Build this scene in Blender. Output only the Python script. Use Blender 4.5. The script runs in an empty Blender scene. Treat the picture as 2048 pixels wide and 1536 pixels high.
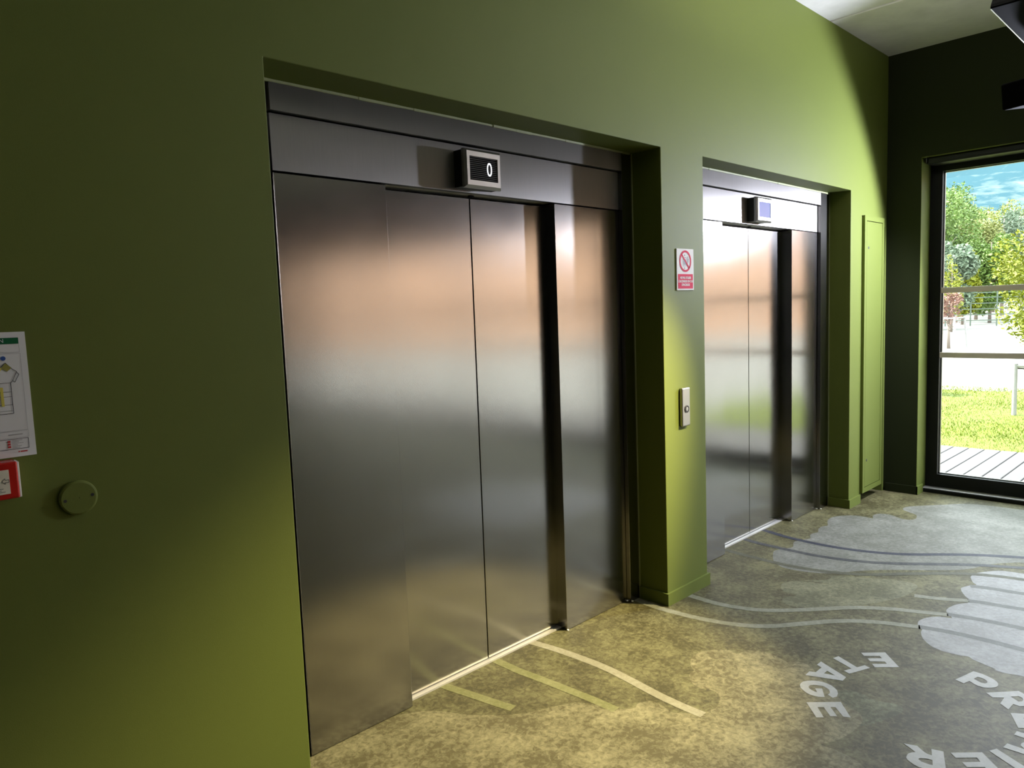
import bpy, bmesh, math, random
from mathutils import Matrix, Vector
from mathutils.geometry import tessellate_polygon
S = bpy.context.scene
COL = S.collection
R = math.radians

# ------------------------------------------------------------------ camera
cam_data = bpy.data.cameras.new('camera')
cam = bpy.data.objects.new('camera', cam_data)
COL.objects.link(cam)
S.camera = cam
cam_data.sensor_fit = 'HORIZONTAL'
cam_data.sensor_width = 36.0
cam_data.lens = 25.749
cam_data.clip_start = 0.02
cam_data.clip_end = 4000
def aim(yaw, pitch, roll):
    y, p, r = R(yaw), R(pitch), R(roll)
    f = Vector((math.sin(y)*math.cos(p), math.cos(y)*math.cos(p), math.sin(p)))
    rt = Vector((math.cos(y), -math.sin(y), 0)); up = rt.cross(f)
    r2 = math.cos(r)*rt + math.sin(r)*up; u2 = -math.sin(r)*rt + math.cos(r)*up
    return Matrix((r2, u2, -f)).transposed().to_4x4()
cam.matrix_world = Matrix.Translation((0, -2.1585, 1.59)) @ aim(44.1944, -5.5961, -2.1219)

# ------------------------------------------------------------------ sky, sun, exposure
SKY = 3.5
world = bpy.data.worlds.new('world'); S.world = world; world.use_nodes = True
wn = world.node_tree; wn.nodes.clear()
wo = wn.nodes.new('ShaderNodeOutputWorld'); wb = wn.nodes.new('ShaderNodeBackground')
wb.inputs['Color'].default_value = (0.86, 0.95, 1.0, 1); wb.inputs['Strength'].default_value = SKY
wn.links.new(wb.outputs[0], wo.inputs[0])

sd = bpy.data.lights.new('sun', 'SUN'); sd.energy = 9.0; sd.angle = R(1.0); sd.color = (1.0, 0.93, 0.82)
sun = bpy.data.objects.new('sun', sd); COL.objects.link(sun)
sun.rotation_euler = Vector((0.02, 0.60, 0.80)).to_track_quat('Z', 'Y').to_euler()

for i, (y0, y1) in enumerate(((-2.47, -0.25), (-4.87, -2.53), (-7.27, -4.93), (-9.66, -7.33))):   # daylight portals of the glazed bays
    pd = bpy.data.lights.new('window_portal', 'AREA'); pd.shape = 'RECTANGLE'; pd.size = 2.55; pd.size_y = y1 - y0
    pd.cycles.is_portal = True
    po = bpy.data.objects.new('window_portal', pd); COL.objects.link(po)
    po.matrix_world = Matrix.Translation((6.67, (y0+y1)/2, 1.35)) @ Matrix.Rotation(R(90), 4, 'Y')

S.view_settings.view_transform = 'Standard'
S.view_settings.look = 'None'
S.view_settings.gamma = 1.0
S.view_settings.use_curve_mapping = False
S.view_settings.exposure = 1.0
S.cycles.use_denoising = True
S.cycles.max_bounces = 10
S.cycles.diffuse_bounces = 5
S.cycles.transparent_max_bounces = 16
S.cycles.sample_clamp_indirect = 6.0
S.cycles.caustics_reflective = False

WARM_FILL_W = 620
DAY_FILL_W = 210
UP_W = 26
LETTERS={'E1':([(3.308,-0.953),(3.381,-1.031),(3.278,-1.123),(3.21,-1.047),(3.233,-1.027),(3.275,-1.074),(3.291,-1.06),(3.252,-1.013),(3.272,-0.994),(3.314,-1.04),(3.33,-1.025),(3.286,-0.974)],None),'T':([(3.177,-0.881),(3.21,-0.892),(3.16,-0.991),(3.201,-1.008),(3.191,-1.034),(3.082,-0.988),(3.094,-0.961),(3.133,-0.978)],None),'A':([(3.111,-0.855),(3.044,-0.99),(3.004,-0.991),(2.95,-0.856),(2.992,-0.855),(3.003,-0.878),(3.06,-0.879),(3.071,-0.854)],[(3.015,-0.908),(3.046,-0.909),(3.029,-0.951)]),'G':([(2.843,-1.015),(2.864,-1.023),(2.891,-1.017),(2.912,-1.005),(2.926,-0.989),(2.936,-0.972),(2.94,-0.953),(2.941,-0.933),(2.935,-0.915),(2.925,-0.899),(2.909,-0.883),(2.892,-0.873),(2.873,-0.871),(2.855,-0.875),(2.836,-0.886),(2.828,-0.897),(2.821,-0.906),(2.812,-0.922),(2.808,-0.938),(2.809,-0.955),(2.813,-0.97),(2.828,-0.989),(2.887,-0.954),(2.869,-0.933),(2.846,-0.951),(2.844,-0.94),(2.847,-0.927),(2.854,-0.915),(2.863,-0.908),(2.875,-0.906),(2.885,-0.909),(2.892,-0.916),(2.9,-0.927),(2.906,-0.941),(2.907,-0.955),(2.902,-0.969),(2.894,-0.98),(2.88,-0.989),(2.869,-0.992),(2.856,-0.99)],None),'E2':([(2.742,-0.952),(2.834,-1.05),(2.747,-1.122),(2.734,-1.099),(2.782,-1.05),(2.769,-1.036),(2.722,-1.081),(2.705,-1.062),(2.752,-1.017),(2.736,-0.999),(2.681,-1.047),(2.662,-1.026)],None),'P':([(3.316,-1.327),(3.442,-1.363),(3.442,-1.38),(3.44,-1.398),(3.431,-1.421),(3.422,-1.439),(3.407,-1.455),(3.391,-1.464),(3.373,-1.467),(3.355,-1.464),(3.336,-1.45),(3.324,-1.437),(3.319,-1.426),(3.319,-1.409),(3.325,-1.395),(3.341,-1.373),(3.304,-1.361)],[(3.372,-1.381),(3.4,-1.388),(3.4,-1.401),(3.398,-1.412),(3.39,-1.422),(3.381,-1.428),(3.37,-1.429),(3.36,-1.424),(3.357,-1.417),(3.357,-1.409)]),'R':([(3.281,-1.446),(3.379,-1.536),(3.369,-1.554),(3.349,-1.571),(3.323,-1.582),(3.292,-1.586),(3.266,-1.579),(3.251,-1.565),(3.254,-1.543),(3.196,-1.539),(3.225,-1.506),(3.285,-1.507),(3.256,-1.474)],[(3.309,-1.523),(3.334,-1.545),(3.328,-1.558),(3.316,-1.564),(3.299,-1.564),(3.287,-1.554)]),'E3':([(3.175,-1.55),(3.217,-1.612),(3.194,-1.622),(3.167,-1.593),(3.156,-1.598),(3.173,-1.622),(3.154,-1.631),(3.138,-1.607),(3.123,-1.614),(3.146,-1.65),(3.127,-1.657),(3.078,-1.594)],None),'M':([(3.051,-1.595),(3.057,-1.683),(3.017,-1.681),(2.98,-1.651),(2.959,-1.678),(2.909,-1.679),(2.905,-1.583),(2.942,-1.588),(2.941,-1.641),(2.96,-1.624),(2.978,-1.624),(3.017,-1.644),(3.019,-1.593)],None),'I':([(2.882,-1.569),(2.851,-1.553),(2.781,-1.668),(2.817,-1.682)],None),'E4':([(2.751,-1.46),(2.825,-1.538),(2.736,-1.622),(2.666,-1.545),(2.679,-1.531),(2.723,-1.579),(2.738,-1.566),(2.698,-1.523),(2.717,-1.504),(2.76,-1.548),(2.779,-1.533),(2.73,-1.481)],None),'R2':([(2.702,-1.323),(2.718,-1.363),(2.705,-1.379),(2.694,-1.395),(2.69,-1.406),(2.692,-1.418),(2.731,-1.405),(2.742,-1.44),(2.629,-1.479),(2.611,-1.451),(2.598,-1.429),(2.592,-1.408),(2.595,-1.391),(2.604,-1.374),(2.612,-1.363),(2.622,-1.357),(2.637,-1.355),(2.649,-1.355),(2.664,-1.362),(2.675,-1.371)],[(2.638,-1.391),(2.645,-1.392),(2.649,-1.395),(2.655,-1.404),(2.661,-1.414),(2.664,-1.427),(2.634,-1.437),(2.631,-1.427),(2.63,-1.415),(2.63,-1.403),(2.634,-1.396)])}
STRIPES={'S1':[(2.392,0.278),(2.408,0.228),(2.427,0.101),(2.438,-0.041),(2.439,-0.183),(2.423,-0.329),(2.401,-0.482),(2.392,-0.605),(2.392,-0.699)],'S2':[(2.162,0.262),(2.163,0.146),(2.164,0.084),(2.177,-0.053),(2.186,-0.187),(2.194,-0.313),(2.195,-0.425)],'S3':[(1.849,0.285),(1.867,0.189),(1.887,0.095),(1.912,-0.035),(1.93,-0.111)],'L1':[(3.163,0.209),(3.142,0.057),(3.144,-0.035),(3.157,-0.175),(3.204,-0.357),(3.293,-0.507),(3.439,-0.628),(3.585,-0.75),(3.686,-0.889),(3.76,-1.061)],'L1b':[(3.759,-1.055),(3.781,-1.135),(3.797,-1.235),(3.803,-1.352),(3.799,-1.474),(3.787,-1.612),(3.817,-1.962),(3.827,-2.362)],'L2':[(3.39,-0.015),(3.389,-0.181),(3.419,-0.308),(3.472,-0.418),(3.599,-0.556),(3.787,-0.732),(3.89,-0.877),(3.946,-0.999),(4.0,-1.118)],'L2b':[(4.003,-1.112),(4.034,-1.239),(4.044,-1.33),(4.051,-1.426),(4.053,-1.57),(4.083,-1.92),(4.093,-2.32)],'D1':[(4.745,0.292),(4.734,0.213),(4.687,0.014),(4.677,-0.239),(4.716,-0.455),(4.808,-0.657),(4.977,-0.87),(5.093,-1.04),(5.181,-1.21),(5.264,-1.38),(5.367,-1.73),(5.401,-2.13)],'D2':[(4.498,0.3),(4.458,0.162),(4.449,-0.014),(4.449,-0.256),(4.496,-0.463),(4.584,-0.645),(4.749,-0.866),(4.864,-1.03),(4.98,-1.248),(5.054,-1.413),(5.148,-1.763),(5.18,-2.163)],'D3':[(4.197,0.232),(4.177,0.016),(4.174,-0.224),(4.218,-0.428),(4.307,-0.604),(4.493,-0.809),(4.666,-1.016),(4.742,-1.18),(4.769,-1.289),(4.813,-1.451),(4.87,-1.801),(4.889,-2.201)],'D4':[(4.483,-1.096),(4.511,-1.173),(4.526,-1.26),(4.538,-1.333),(4.546,-1.429),(4.576,-1.779),(4.586,-2.179)],'D5':[(4.256,-1.143),(4.274,-1.205),(4.288,-1.288),(4.306,-1.377),(4.317,-1.467),(4.347,-1.817),(4.357,-2.217)],'L3':[(4.154,-0.916),(4.178,-0.99),(4.21,-1.064),(4.256,-1.143)]}
SHAPES={'right_blob':[(4.874,-1.269),(4.852,-1.168),(4.79,-1.11),(4.72,-1.068),(4.681,-1.062),(4.643,-1.06),(4.611,-1.069),(4.553,-1.093),(4.525,-1.116),(4.502,-1.096),(4.436,-1.07),(4.411,-1.07),(4.369,-1.085),(4.308,-1.118),(4.274,-1.145),(4.23,-1.149),(4.215,-1.144),(4.166,-1.112),(4.094,-1.095),(4.047,-1.097),(4.019,-1.111),(3.973,-1.142),(3.965,-1.138),(3.947,-1.091),(3.898,-1.052),(3.838,-1.035),(3.797,-1.04),(3.77,-1.051),(3.746,-1.074),(3.709,-1.081),(3.671,-1.094),(3.629,-1.116),(3.581,-1.16),(3.564,-1.197),(3.559,-1.222),(3.562,-1.276),(3.574,-1.311),(3.557,-1.334),(3.54,-1.375),(3.523,-1.425),(3.513,-1.423),(3.51,-1.466),(3.527,-1.526),(3.56,-1.78),(3.6,-2.08),(3.8,-2.34),(4.1,-2.38),(4.28,-2.3),(4.42,-2.4),(4.66,-2.24),(4.74,-2.02),(4.86,-1.92),(4.9,-1.62),(4.86,-1.35)],'far_blob':[(4.172,-0.124),(4.228,-0.086),(4.309,-0.046),(4.375,-0.023),(4.442,-0.042),(4.517,-0.078),(4.603,-0.044),(4.657,-0.043),(4.746,-0.085),(4.775,-0.083),(4.83,-0.057),(4.876,-0.056),(4.926,-0.07),(5.003,-0.041),(5.071,-0.039),(5.119,-0.058),(5.213,-0.016),(5.305,0.001),(5.381,-0.017),(5.464,-0.082),(5.49,-0.167),(5.483,-0.231),(5.55,-0.209),(5.615,-0.217),(5.648,-0.253),(5.646,-0.309),(5.608,-0.367),(5.595,-0.434),(5.647,-0.466),(5.725,-0.453),(5.768,-0.429),(5.806,-0.372),(5.841,-0.327),(5.888,-0.309),(5.955,-0.321),(6.057,-0.403),(6.164,-0.502),(6.311,-0.654),(6.35,-0.95),(6.34,-1.35),(6.18,-1.72),(5.92,-1.86),(5.72,-1.78),(5.52,-1.86),(5.3,-1.7),(5.16,-1.46),(5.08,-1.231),(5.033,-1.173),(4.936,-1.093),(4.743,-1.002),(4.59,-0.834),(4.451,-0.661),(4.334,-0.552),(4.222,-0.473),(4.183,-0.426),(4.142,-0.349),(4.122,-0.262),(4.127,-0.189)],'mid_blob':[(3.961,-0.347),(3.98,-0.39),(4.002,-0.442),(4.02,-0.495),(4.043,-0.522),(4.032,-0.49),(4.017,-0.427),(4.0,-0.381),(4.038,-0.426),(4.082,-0.469),(4.118,-0.483),(4.148,-0.475),(4.162,-0.459),(4.204,-0.526),(4.267,-0.651),(4.329,-0.773),(4.314,-0.882),(4.11,-0.878),(3.899,-0.783),(3.807,-0.715),(3.721,-0.647),(3.65,-0.572),(3.619,-0.522),(3.61,-0.472),(3.632,-0.434),(3.671,-0.412),(3.708,-0.418),(3.765,-0.448),(3.773,-0.407),(3.774,-0.37),(3.813,-0.334),(3.869,-0.315),(3.908,-0.321)],'near_blob':[(2.331,-0.605),(2.405,-0.686),(2.443,-0.702),(2.482,-0.706),(2.54,-0.686),(2.573,-0.654),(2.578,-0.622),(2.564,-0.584),(2.573,-0.54),(2.614,-0.498),(2.643,-0.482),(2.673,-0.483),(2.703,-0.449),(2.765,-0.414),(2.833,-0.408),(2.907,-0.447),(2.947,-0.5),(2.938,-0.542),(3.005,-0.567),(3.038,-0.635),(3.03,-0.698),(3.011,-0.746),(3.047,-0.78),(3.044,-0.826),(3.021,-0.86),(2.988,-0.888),(2.947,-0.936),(2.941,-0.966),(2.892,-1.009),(2.834,-1.057),(2.819,-1.086),(2.806,-1.128),(2.77,-1.158),(2.721,-1.166),(2.629,-1.159),(2.545,-1.135),(2.502,-1.111),(2.504,-1.169),(2.493,-1.224),(2.472,-1.269),(2.404,-1.321),(2.136,-1.324),(1.782,-0.942),(1.39,-0.346),(1.028,0.142),(1.387,0.251),(1.667,0.15),(1.782,-0.02),(1.92,-0.16),(2.032,-0.216),(2.126,-0.266),(2.169,-0.333),(2.189,-0.405),(2.219,-0.444),(2.26,-0.471),(2.293,-0.461),(2.342,-0.487),(2.345,-0.538)],'inner_blob':[(2.895,-1.002),(2.914,-1.008),(2.932,-1.023),(2.944,-1.037),(2.952,-1.056),(2.955,-1.074),(2.949,-1.095),(2.943,-1.118),(2.938,-1.151),(2.947,-1.181),(2.96,-1.215),(2.946,-1.244),(2.897,-1.248),(2.805,-1.217),(2.744,-1.19),(2.694,-1.154),(2.737,-1.162),(2.772,-1.158),(2.804,-1.13),(2.812,-1.083),(2.851,-1.047)]}

# ------------------------------------------------------------------ materials
MATS = {}
def nd(nt, t, **kw):
    n = nt.nodes.new(t)
    for k, v in kw.items():
        if k in n.inputs: n.inputs[k].default_value = v
        else: setattr(n, k, v)
    return n
def mat(name, col, rough=0.5, metal=0.0, spec=0.5, emit=None, estr=0.0, noise=0.0, nscale=20.0, bump=0.0, bscale=200.0):
    m = bpy.data.materials.new(name); m.use_nodes = True; nt = m.node_tree
    b = nt.nodes['Principled BSDF']
    b.inputs['Base Color'].default_value = (*col, 1); b.inputs['Roughness'].default_value = rough
    b.inputs['Metallic'].default_value = metal; b.inputs['Specular IOR Level'].default_value = spec
    if emit: b.inputs['Emission Color'].default_value = (*emit, 1); b.inputs['Emission Strength'].default_value = estr
    g = nt.nodes.new('ShaderNodeNewGeometry')
    if noise:
        n = nd(nt, 'ShaderNodeTexNoise', Scale=nscale, Detail=4.0, Roughness=0.6)
        nt.links.new(g.outputs['Position'], n.inputs['Vector'])
        mx = nd(nt, 'ShaderNodeMix', data_type='RGBA')
        mx.inputs[6].default_value = (*[c*(1-noise) for c in col], 1); mx.inputs[7].default_value = (*[min(1, c*(1+noise)) for c in col], 1)
        nt.links.new(n.outputs['Fac'], mx.inputs[0]); nt.links.new(mx.outputs[2], b.inputs['Base Color'])
    if bump:
        n2 = nd(nt, 'ShaderNodeTexNoise', Scale=bscale, Detail=3.0)
        nt.links.new(g.outputs['Position'], n2.inputs['Vector'])
        bp = nd(nt, 'ShaderNodeBump', Strength=bump, Distance=0.002)
        nt.links.new(n2.outputs['Fac'], bp.inputs['Height']); nt.links.new(bp.outputs['Normal'], b.inputs['Normal'])
    MATS[name] = m
    return m
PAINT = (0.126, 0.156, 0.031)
mat('shaded_green_paint', (0.016, 0.020, 0.006), rough=0.7, spec=0.15)  # wall green darkened: the backlit wall's shade is put into the colour
mat('charcoal_paint', (0.05, 0.05, 0.045), rough=0.8)
mat('green_paint', PAINT, rough=0.6, spec=0.22, noise=0.03, nscale=6, bump=0.12, bscale=350)
mat('black_plastic', (0.012, 0.012, 0.012), rough=0.45)
mat('matt_black', (0.003, 0.003, 0.003), rough=0.9, spec=0.03)
mat('black_metal', (0.007, 0.0075, 0.0075), rough=0.5, spec=0.25)
mat('dark_gap', (0.006, 0.006, 0.0055), rough=0.9, spec=0.1)
mat('alu', (0.40, 0.39, 0.37), rough=0.38, metal=1.0)
mat('sill_alu', (0.62, 0.60, 0.57), rough=0.5, metal=0.6)
mat('bar_alu', (0.80, 0.68, 0.69), rough=0.6, metal=0.0)
mat('caulk', (0.30, 0.33, 0.16), rough=0.6)
mat('caulk_white', (0.75, 0.74, 0.66), rough=0.7)
mat('white_plate', (0.82, 0.81, 0.78), rough=0.75, spec=0.2)
mat('sign_red', (0.62, 0.035, 0.085), rough=0.75, spec=0.2)
mat('sign_black', (0.02, 0.02, 0.025), rough=0.5)
mat('paper', (0.82, 0.83, 0.84), rough=0.25)
mat('header_green', (0.01, 0.13, 0.05), rough=0.3)
mat('ink', (0.03, 0.03, 0.03), rough=0.5)
mat('ink_grey', (0.35, 0.35, 0.36), rough=0.5)
mat('plan_olive', (0.30, 0.28, 0.06), rough=0.5)
mat('plan_yellow', (0.75, 0.65, 0.12), rough=0.5)
mat('plan_blue', (0.03, 0.10, 0.35), rough=0.5)
mat('ink_red', (0.5, 0.03, 0.03), rough=0.5)
mat('call_red', (0.50, 0.018, 0.012), rough=0.25)
mat('call_label', (0.80, 0.76, 0.62), rough=0.5)
mat('screen_black', (0.006, 0.006, 0.007), rough=0.12)
mat('screen_rib', (0.03, 0.03, 0.032), rough=0.3)
mat('screen_sky_tint', (0.05, 0.06, 0.12), rough=0.08, emit=(0.30, 0.36, 0.66), estr=0.45)  # sky reflection on the screen put into its colour and glow
mat('digit', (0.8, 0.8, 0.82), rough=0.4, emit=(0.85, 0.9, 0.95), estr=0.7)
mat('concrete', (0.66, 0.65, 0.62), rough=0.85, noise=0.22, nscale=5, bump=0.5, bscale=60)
mat('deck_wood', (0.088, 0.084, 0.088), rough=0.75, noise=0.18, nscale=9, bump=0.3, bscale=60)
mat('grass_soil', (0.10, 0.13, 0.008), rough=0.9, noise=0.35, nscale=2.5)
mat('grass_blade', (0.15, 0.195, 0.008), rough=0.7, noise=0.35, nscale=3)
mat('plaza', (0.19, 0.187, 0.18), rough=0.95, noise=0.1, nscale=0.6)
mat('field', (0.20, 0.192, 0.17), rough=0.95, noise=0.20, nscale=0.8)
mat('bark', (0.22, 0.18, 0.15), rough=0.9)
mat('stake_wood', (0.30, 0.29, 0.28), rough=0.85, noise=0.2, nscale=30)
mat('leaf_lime', (0.19, 0.21, 0.005), rough=0.6, noise=0.45, nscale=4)
mat('leaf_green', (0.11, 0.18, 0.03), rough=0.6, noise=0.5, nscale=1.2)
mat('leaf_pale', (0.23, 0.25, 0.075), rough=0.6, noise=0.5, nscale=0.8)
mat('leaf_grey', (0.14, 0.19, 0.12), rough=0.6, noise=0.5, nscale=0.8)
mat('leaf_red', (0.20, 0.10, 0.075), rough=0.6, noise=0.4, nscale=6)
mat('fence_paint', (0.10, 0.13, 0.10), rough=0.6)
mat('peach_render', (0.50, 0.30, 0.20), rough=0.9, noise=0.08, nscale=1)
mat('roof_tile', (0.20, 0.10, 0.07), rough=0.9)
mat('house_white', (0.55, 0.53, 0.50), rough=0.9)
mat('window_dark', (0.03, 0.035, 0.04), rough=0.1)
mat('added_lens_glow', (0.8, 0.8, 0.75), rough=0.5, emit=(1.0, 0.78, 0.45), estr=8.0)

def steel(name, tangent, col=(0.345, 0.335, 0.315), rough=0.36, aniso=0.75):
    m = bpy.data.materials.new(name); m.use_nodes = True; nt = m.node_tree
    b = nt.nodes['Principled BSDF']
    b.inputs['Metallic'].default_value = 1.0; b.inputs['Anisotropic'].default_value = aniso
    tv = nd(nt, 'ShaderNodeCombineXYZ'); tv.inputs[0].default_value, tv.inputs[1].default_value, tv.inputs[2].default_value = tangent
    nt.links.new(tv.outputs[0], b.inputs['Tangent'])
    g = nt.nodes.new('ShaderNodeNewGeometry')
    mp = nd(nt, 'ShaderNodeMapping'); mp.inputs['Scale'].default_value = (900, 900, 9)   # fine vertical grain of the rolled sheet
    nt.links.new(g.outputs['Position'], mp.inputs['Vector'])
    n = nd(nt, 'ShaderNodeTexNoise', Scale=1.0, Detail=2.0); nt.links.new(mp.outputs[0], n.inputs['Vector'])
    n2 = nd(nt, 'ShaderNodeTexNoise', Scale=2.2, Detail=4.0, Roughness=0.65); nt.links.new(g.outputs['Position'], n2.inputs['Vector'])
    mx = nd(nt, 'ShaderNodeMix', data_type='RGBA')
    mx.inputs[6].default_value = (*[c*0.90 for c in col], 1); mx.inputs[7].default_value = (*[c*1.08 for c in col], 1)
    nt.links.new(n.outputs['Fac'], mx.inputs[0]); nt.links.new(mx.outputs[2], b.inputs['Base Color'])
    mr = nd(nt, 'ShaderNodeMapRange'); mr.inputs[1].default_value, mr.inputs[2].default_value = 0.3, 0.75
    mr.inputs[3].default_value, mr.inputs[4].default_value = rough*0.93, rough*1.10
    nt.links.new(n2.outputs['Fac'], mr.inputs[0]); nt.links.new(mr.outputs[0], b.inputs['Roughness'])
    mp3 = nd(nt, 'ShaderNodeMapping'); mp3.inputs['Scale'].default_value = (1.5, 1.5, 0.6)
    nt.links.new(g.outputs['Position'], mp3.inputs['Vector'])
    n3 = nd(nt, 'ShaderNodeTexNoise', Scale=1.6, Detail=1.0); nt.links.new(mp3.outputs[0], n3.inputs['Vector'])   # sheet is never quite flat
    bp = nd(nt, 'ShaderNodeBump', Strength=0.25, Distance=0.01); nt.links.new(n3.outputs['Fac'], bp.inputs['Height'])
    nt.links.new(bp.outputs['Normal'], b.inputs['Normal'])
    MATS[name] = m
steel('brushed_steel', (1, 0, 0), rough=0.19, aniso=0.6)
steel('brushed_header', (1, 0, 0), col=(0.27, 0.262, 0.25), rough=0.42, aniso=0.85)

def floor_mat(name, dark, light, spread=0.5):
    m = bpy.data.materials.new(name); m.use_nodes = True; nt = m.node_tree
    b = nt.nodes['Principled BSDF']; b.inputs['Roughness'].default_value = 0.6; b.inputs['Specular IOR Level'].default_value = 0.32
    g = nt.nodes.new('ShaderNodeNewGeometry')
    big = nd(nt, 'ShaderNodeTexNoise', Scale=5.0, Detail=3.0, Roughness=0.6)
    fine = nd(nt, 'ShaderNodeTexNoise', Scale=42.0, Detail=5.0, Roughness=0.72, Distortion=0.6)
    for n in (big, fine): nt.links.new(g.outputs['Position'], n.inputs['Vector'])
    add = nd(nt, 'ShaderNodeMath', operation='MULTIPLY_ADD'); add.inputs[1].default_value = 0.75
    nt.links.new(big.outputs['Fac'], add.inputs[0]); nt.links.new(fine.outputs['Fac'], add.inputs[2])
    mr = nd(nt, 'ShaderNodeMapRange'); mr.inputs[1].default_value = 0.88 - spread*0.25; mr.inputs[2].default_value = 0.88 + spread*0.42
    nt.links.new(add.outputs[0], mr.inputs[0])
    mx = nd(nt, 'ShaderNodeMix', data_type='RGBA')
    mx.inputs[6].default_value = (*dark, 1); mx.inputs[7].default_value = (*light, 1)
    nt.links.new(mr.outputs[0], mx.inputs[0]); nt.links.new(mx.outputs[2], b.inputs['Base Color'])
    bp = nd(nt, 'ShaderNodeBump', Strength=0.15, Distance=0.002); nt.links.new(fine.outputs['Fac'], bp.inputs['Height'])
    nt.links.new(bp.outputs['Normal'], b.inputs['Normal'])
    MATS[name] = m
floor_mat('floor_olive', (0.049, 0.042, 0.013), (0.166, 0.154, 0.071))
floor_mat('floor_near_pale', (0.086, 0.074, 0.031), (0.263, 0.240, 0.134))
floor_mat('floor_mid_pale', (0.086, 0.083, 0.039), (0.206, 0.200, 0.114))
floor_mat('floor_inner', (0.060, 0.060, 0.024), (0.177, 0.177, 0.091))
floor_mat('floor_far_pale', (0.114, 0.114, 0.089), (0.206, 0.206, 0.171))
floor_mat('floor_right_pale', (0.229, 0.229, 0.209), (0.331, 0.331, 0.314))
floor_mat('floor_letter', (0.377, 0.377, 0.337), (0.457, 0.457, 0.423))
floor_mat('stripe_beige', (0.229, 0.211, 0.137), (0.320, 0.303, 0.217))
floor_mat('stripe_olive', (0.154, 0.154, 0.057), (0.240, 0.234, 0.114))
floor_mat('stripe_navy', (0.017, 0.018, 0.030), (0.043, 0.045, 0.057))
floor_mat('stripe_slate', (0.031, 0.032, 0.033), (0.074, 0.074, 0.069))
floor_mat('stripe_moss', (0.057, 0.056, 0.031), (0.103, 0.100, 0.063))
floor_mat('stripe_grey', (0.109, 0.111, 0.094), (0.160, 0.163, 0.143))
floor_mat('stripe_pale', (0.171, 0.171, 0.114), (0.257, 0.257, 0.194))

def glass_mat():
    m = bpy.data.materials.new('pane_glass'); m.use_nodes = True; nt = m.node_tree; nt.nodes.clear()
    o = nd(nt, 'ShaderNodeOutputMaterial'); t = nd(nt, 'ShaderNodeBsdfTransparent'); gl = nd(nt, 'ShaderNodeBsdfGlossy', Roughness=0.0)
    t.inputs[0].default_value = (0.96, 0.98, 0.97, 1)
    f = nd(nt, 'ShaderNodeFresnel'); mx = nd(nt, 'ShaderNodeMixShader')
    ge = nt.nodes.new('ShaderNodeNewGeometry'); ir = nd(nt, 'ShaderNodeMapRange'); ir.inputs[3].default_value, ir.inputs[4].default_value = 1.30, 1/1.30   # a thin pane: same reflectance from both faces
    nt.links.new(ge.outputs['Backfacing'], ir.inputs[0]); nt.links.new(ir.outputs[0], f.inputs['IOR'])
    nt.links.new(f.outputs[0], mx.inputs[0]); nt.links.new(t.outputs[0], mx.inputs[1]); nt.links.new(gl.outputs[0], mx.inputs[2])
    nt.links.new(mx.outputs[0], o.inputs[0]); MATS['pane_glass'] = m
glass_mat()

# ------------------------------------------------------------------ helpers
def link(name, me, m, parent=None):
    o = bpy.data.objects.new(name, me); COL.objects.link(o)
    if m: me.materials.append(MATS[m])
    if parent:
        o.parent = parent
        o.matrix_parent_inverse = parent.matrix_basis.inverted()
    return o
def finish(name, bm, m, parent=None, smooth=False):
    me = bpy.data.meshes.new(name)
    bmesh.ops.recalc_face_normals(bm, faces=bm.faces)
    bm.to_mesh(me); bm.free()
    if smooth:
        for p in me.polygons: p.use_smooth = True
    return link(name, me, m, parent)
def thing(name, label, cat, loc=(0, 0, 0), group=None):
    o = bpy.data.objects.new(name, None); COL.objects.link(o); o.location = loc; o.empty_display_size = 0.1
    o['label'] = label; o['category'] = cat
    if group: o['group'] = group
    return o
def struct(o, label=None):
    o['kind'] = 'structure'
    if label: o['label'] = label
    return o
def add_box(bm, x0, x1, y0, y1, z0, z1, bev=0.0, seg=2):
    vs = [bm.verts.new(p) for p in ((x0,y0,z0),(x1,y0,z0),(x1,y1,z0),(x0,y1,z0),(x0,y0,z1),(x1,y0,z1),(x1,y1,z1),(x0,y1,z1))]
    fs = [bm.faces.new([vs[i] for i in f]) for f in ((0,3,2,1),(4,5,6,7),(0,1,5,4),(1,2,6,5),(2,3,7,6),(3,0,4,7))]
    if bev:
        es = list({e for f in fs for e in f.edges})
        bmesh.ops.bevel(bm, geom=es, offset=bev, segments=seg, affect='EDGES', profile=0.5)
def box(name, b, m, parent=None, bev=0.0, seg=2):
    bm = bmesh.new(); add_box(bm, *b, bev=bev, seg=seg)
    return finish(name, bm, m, parent)
def add_cyl(bm, p0, p1, r0, r1=None, n=12, cap=True):
    p0, p1 = Vector(p0), Vector(p1); r1 = r0 if r1 is None else r1
    q = (p1-p0).to_track_quat('Z', 'Y')
    A = [bm.verts.new(p0 + q @ Vector((r0*math.cos(2*math.pi*i/n), r0*math.sin(2*math.pi*i/n), 0))) for i in range(n)]
    B = [bm.verts.new(p1 + q @ Vector((r1*math.cos(2*math.pi*i/n), r1*math.sin(2*math.pi*i/n), 0))) for i in range(n)]
    for i in range(n): bm.faces.new((A[i], A[(i+1) % n], B[(i+1) % n], B[i]))
    if cap: bm.faces.new(A[::-1]); bm.faces.new(B)
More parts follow.
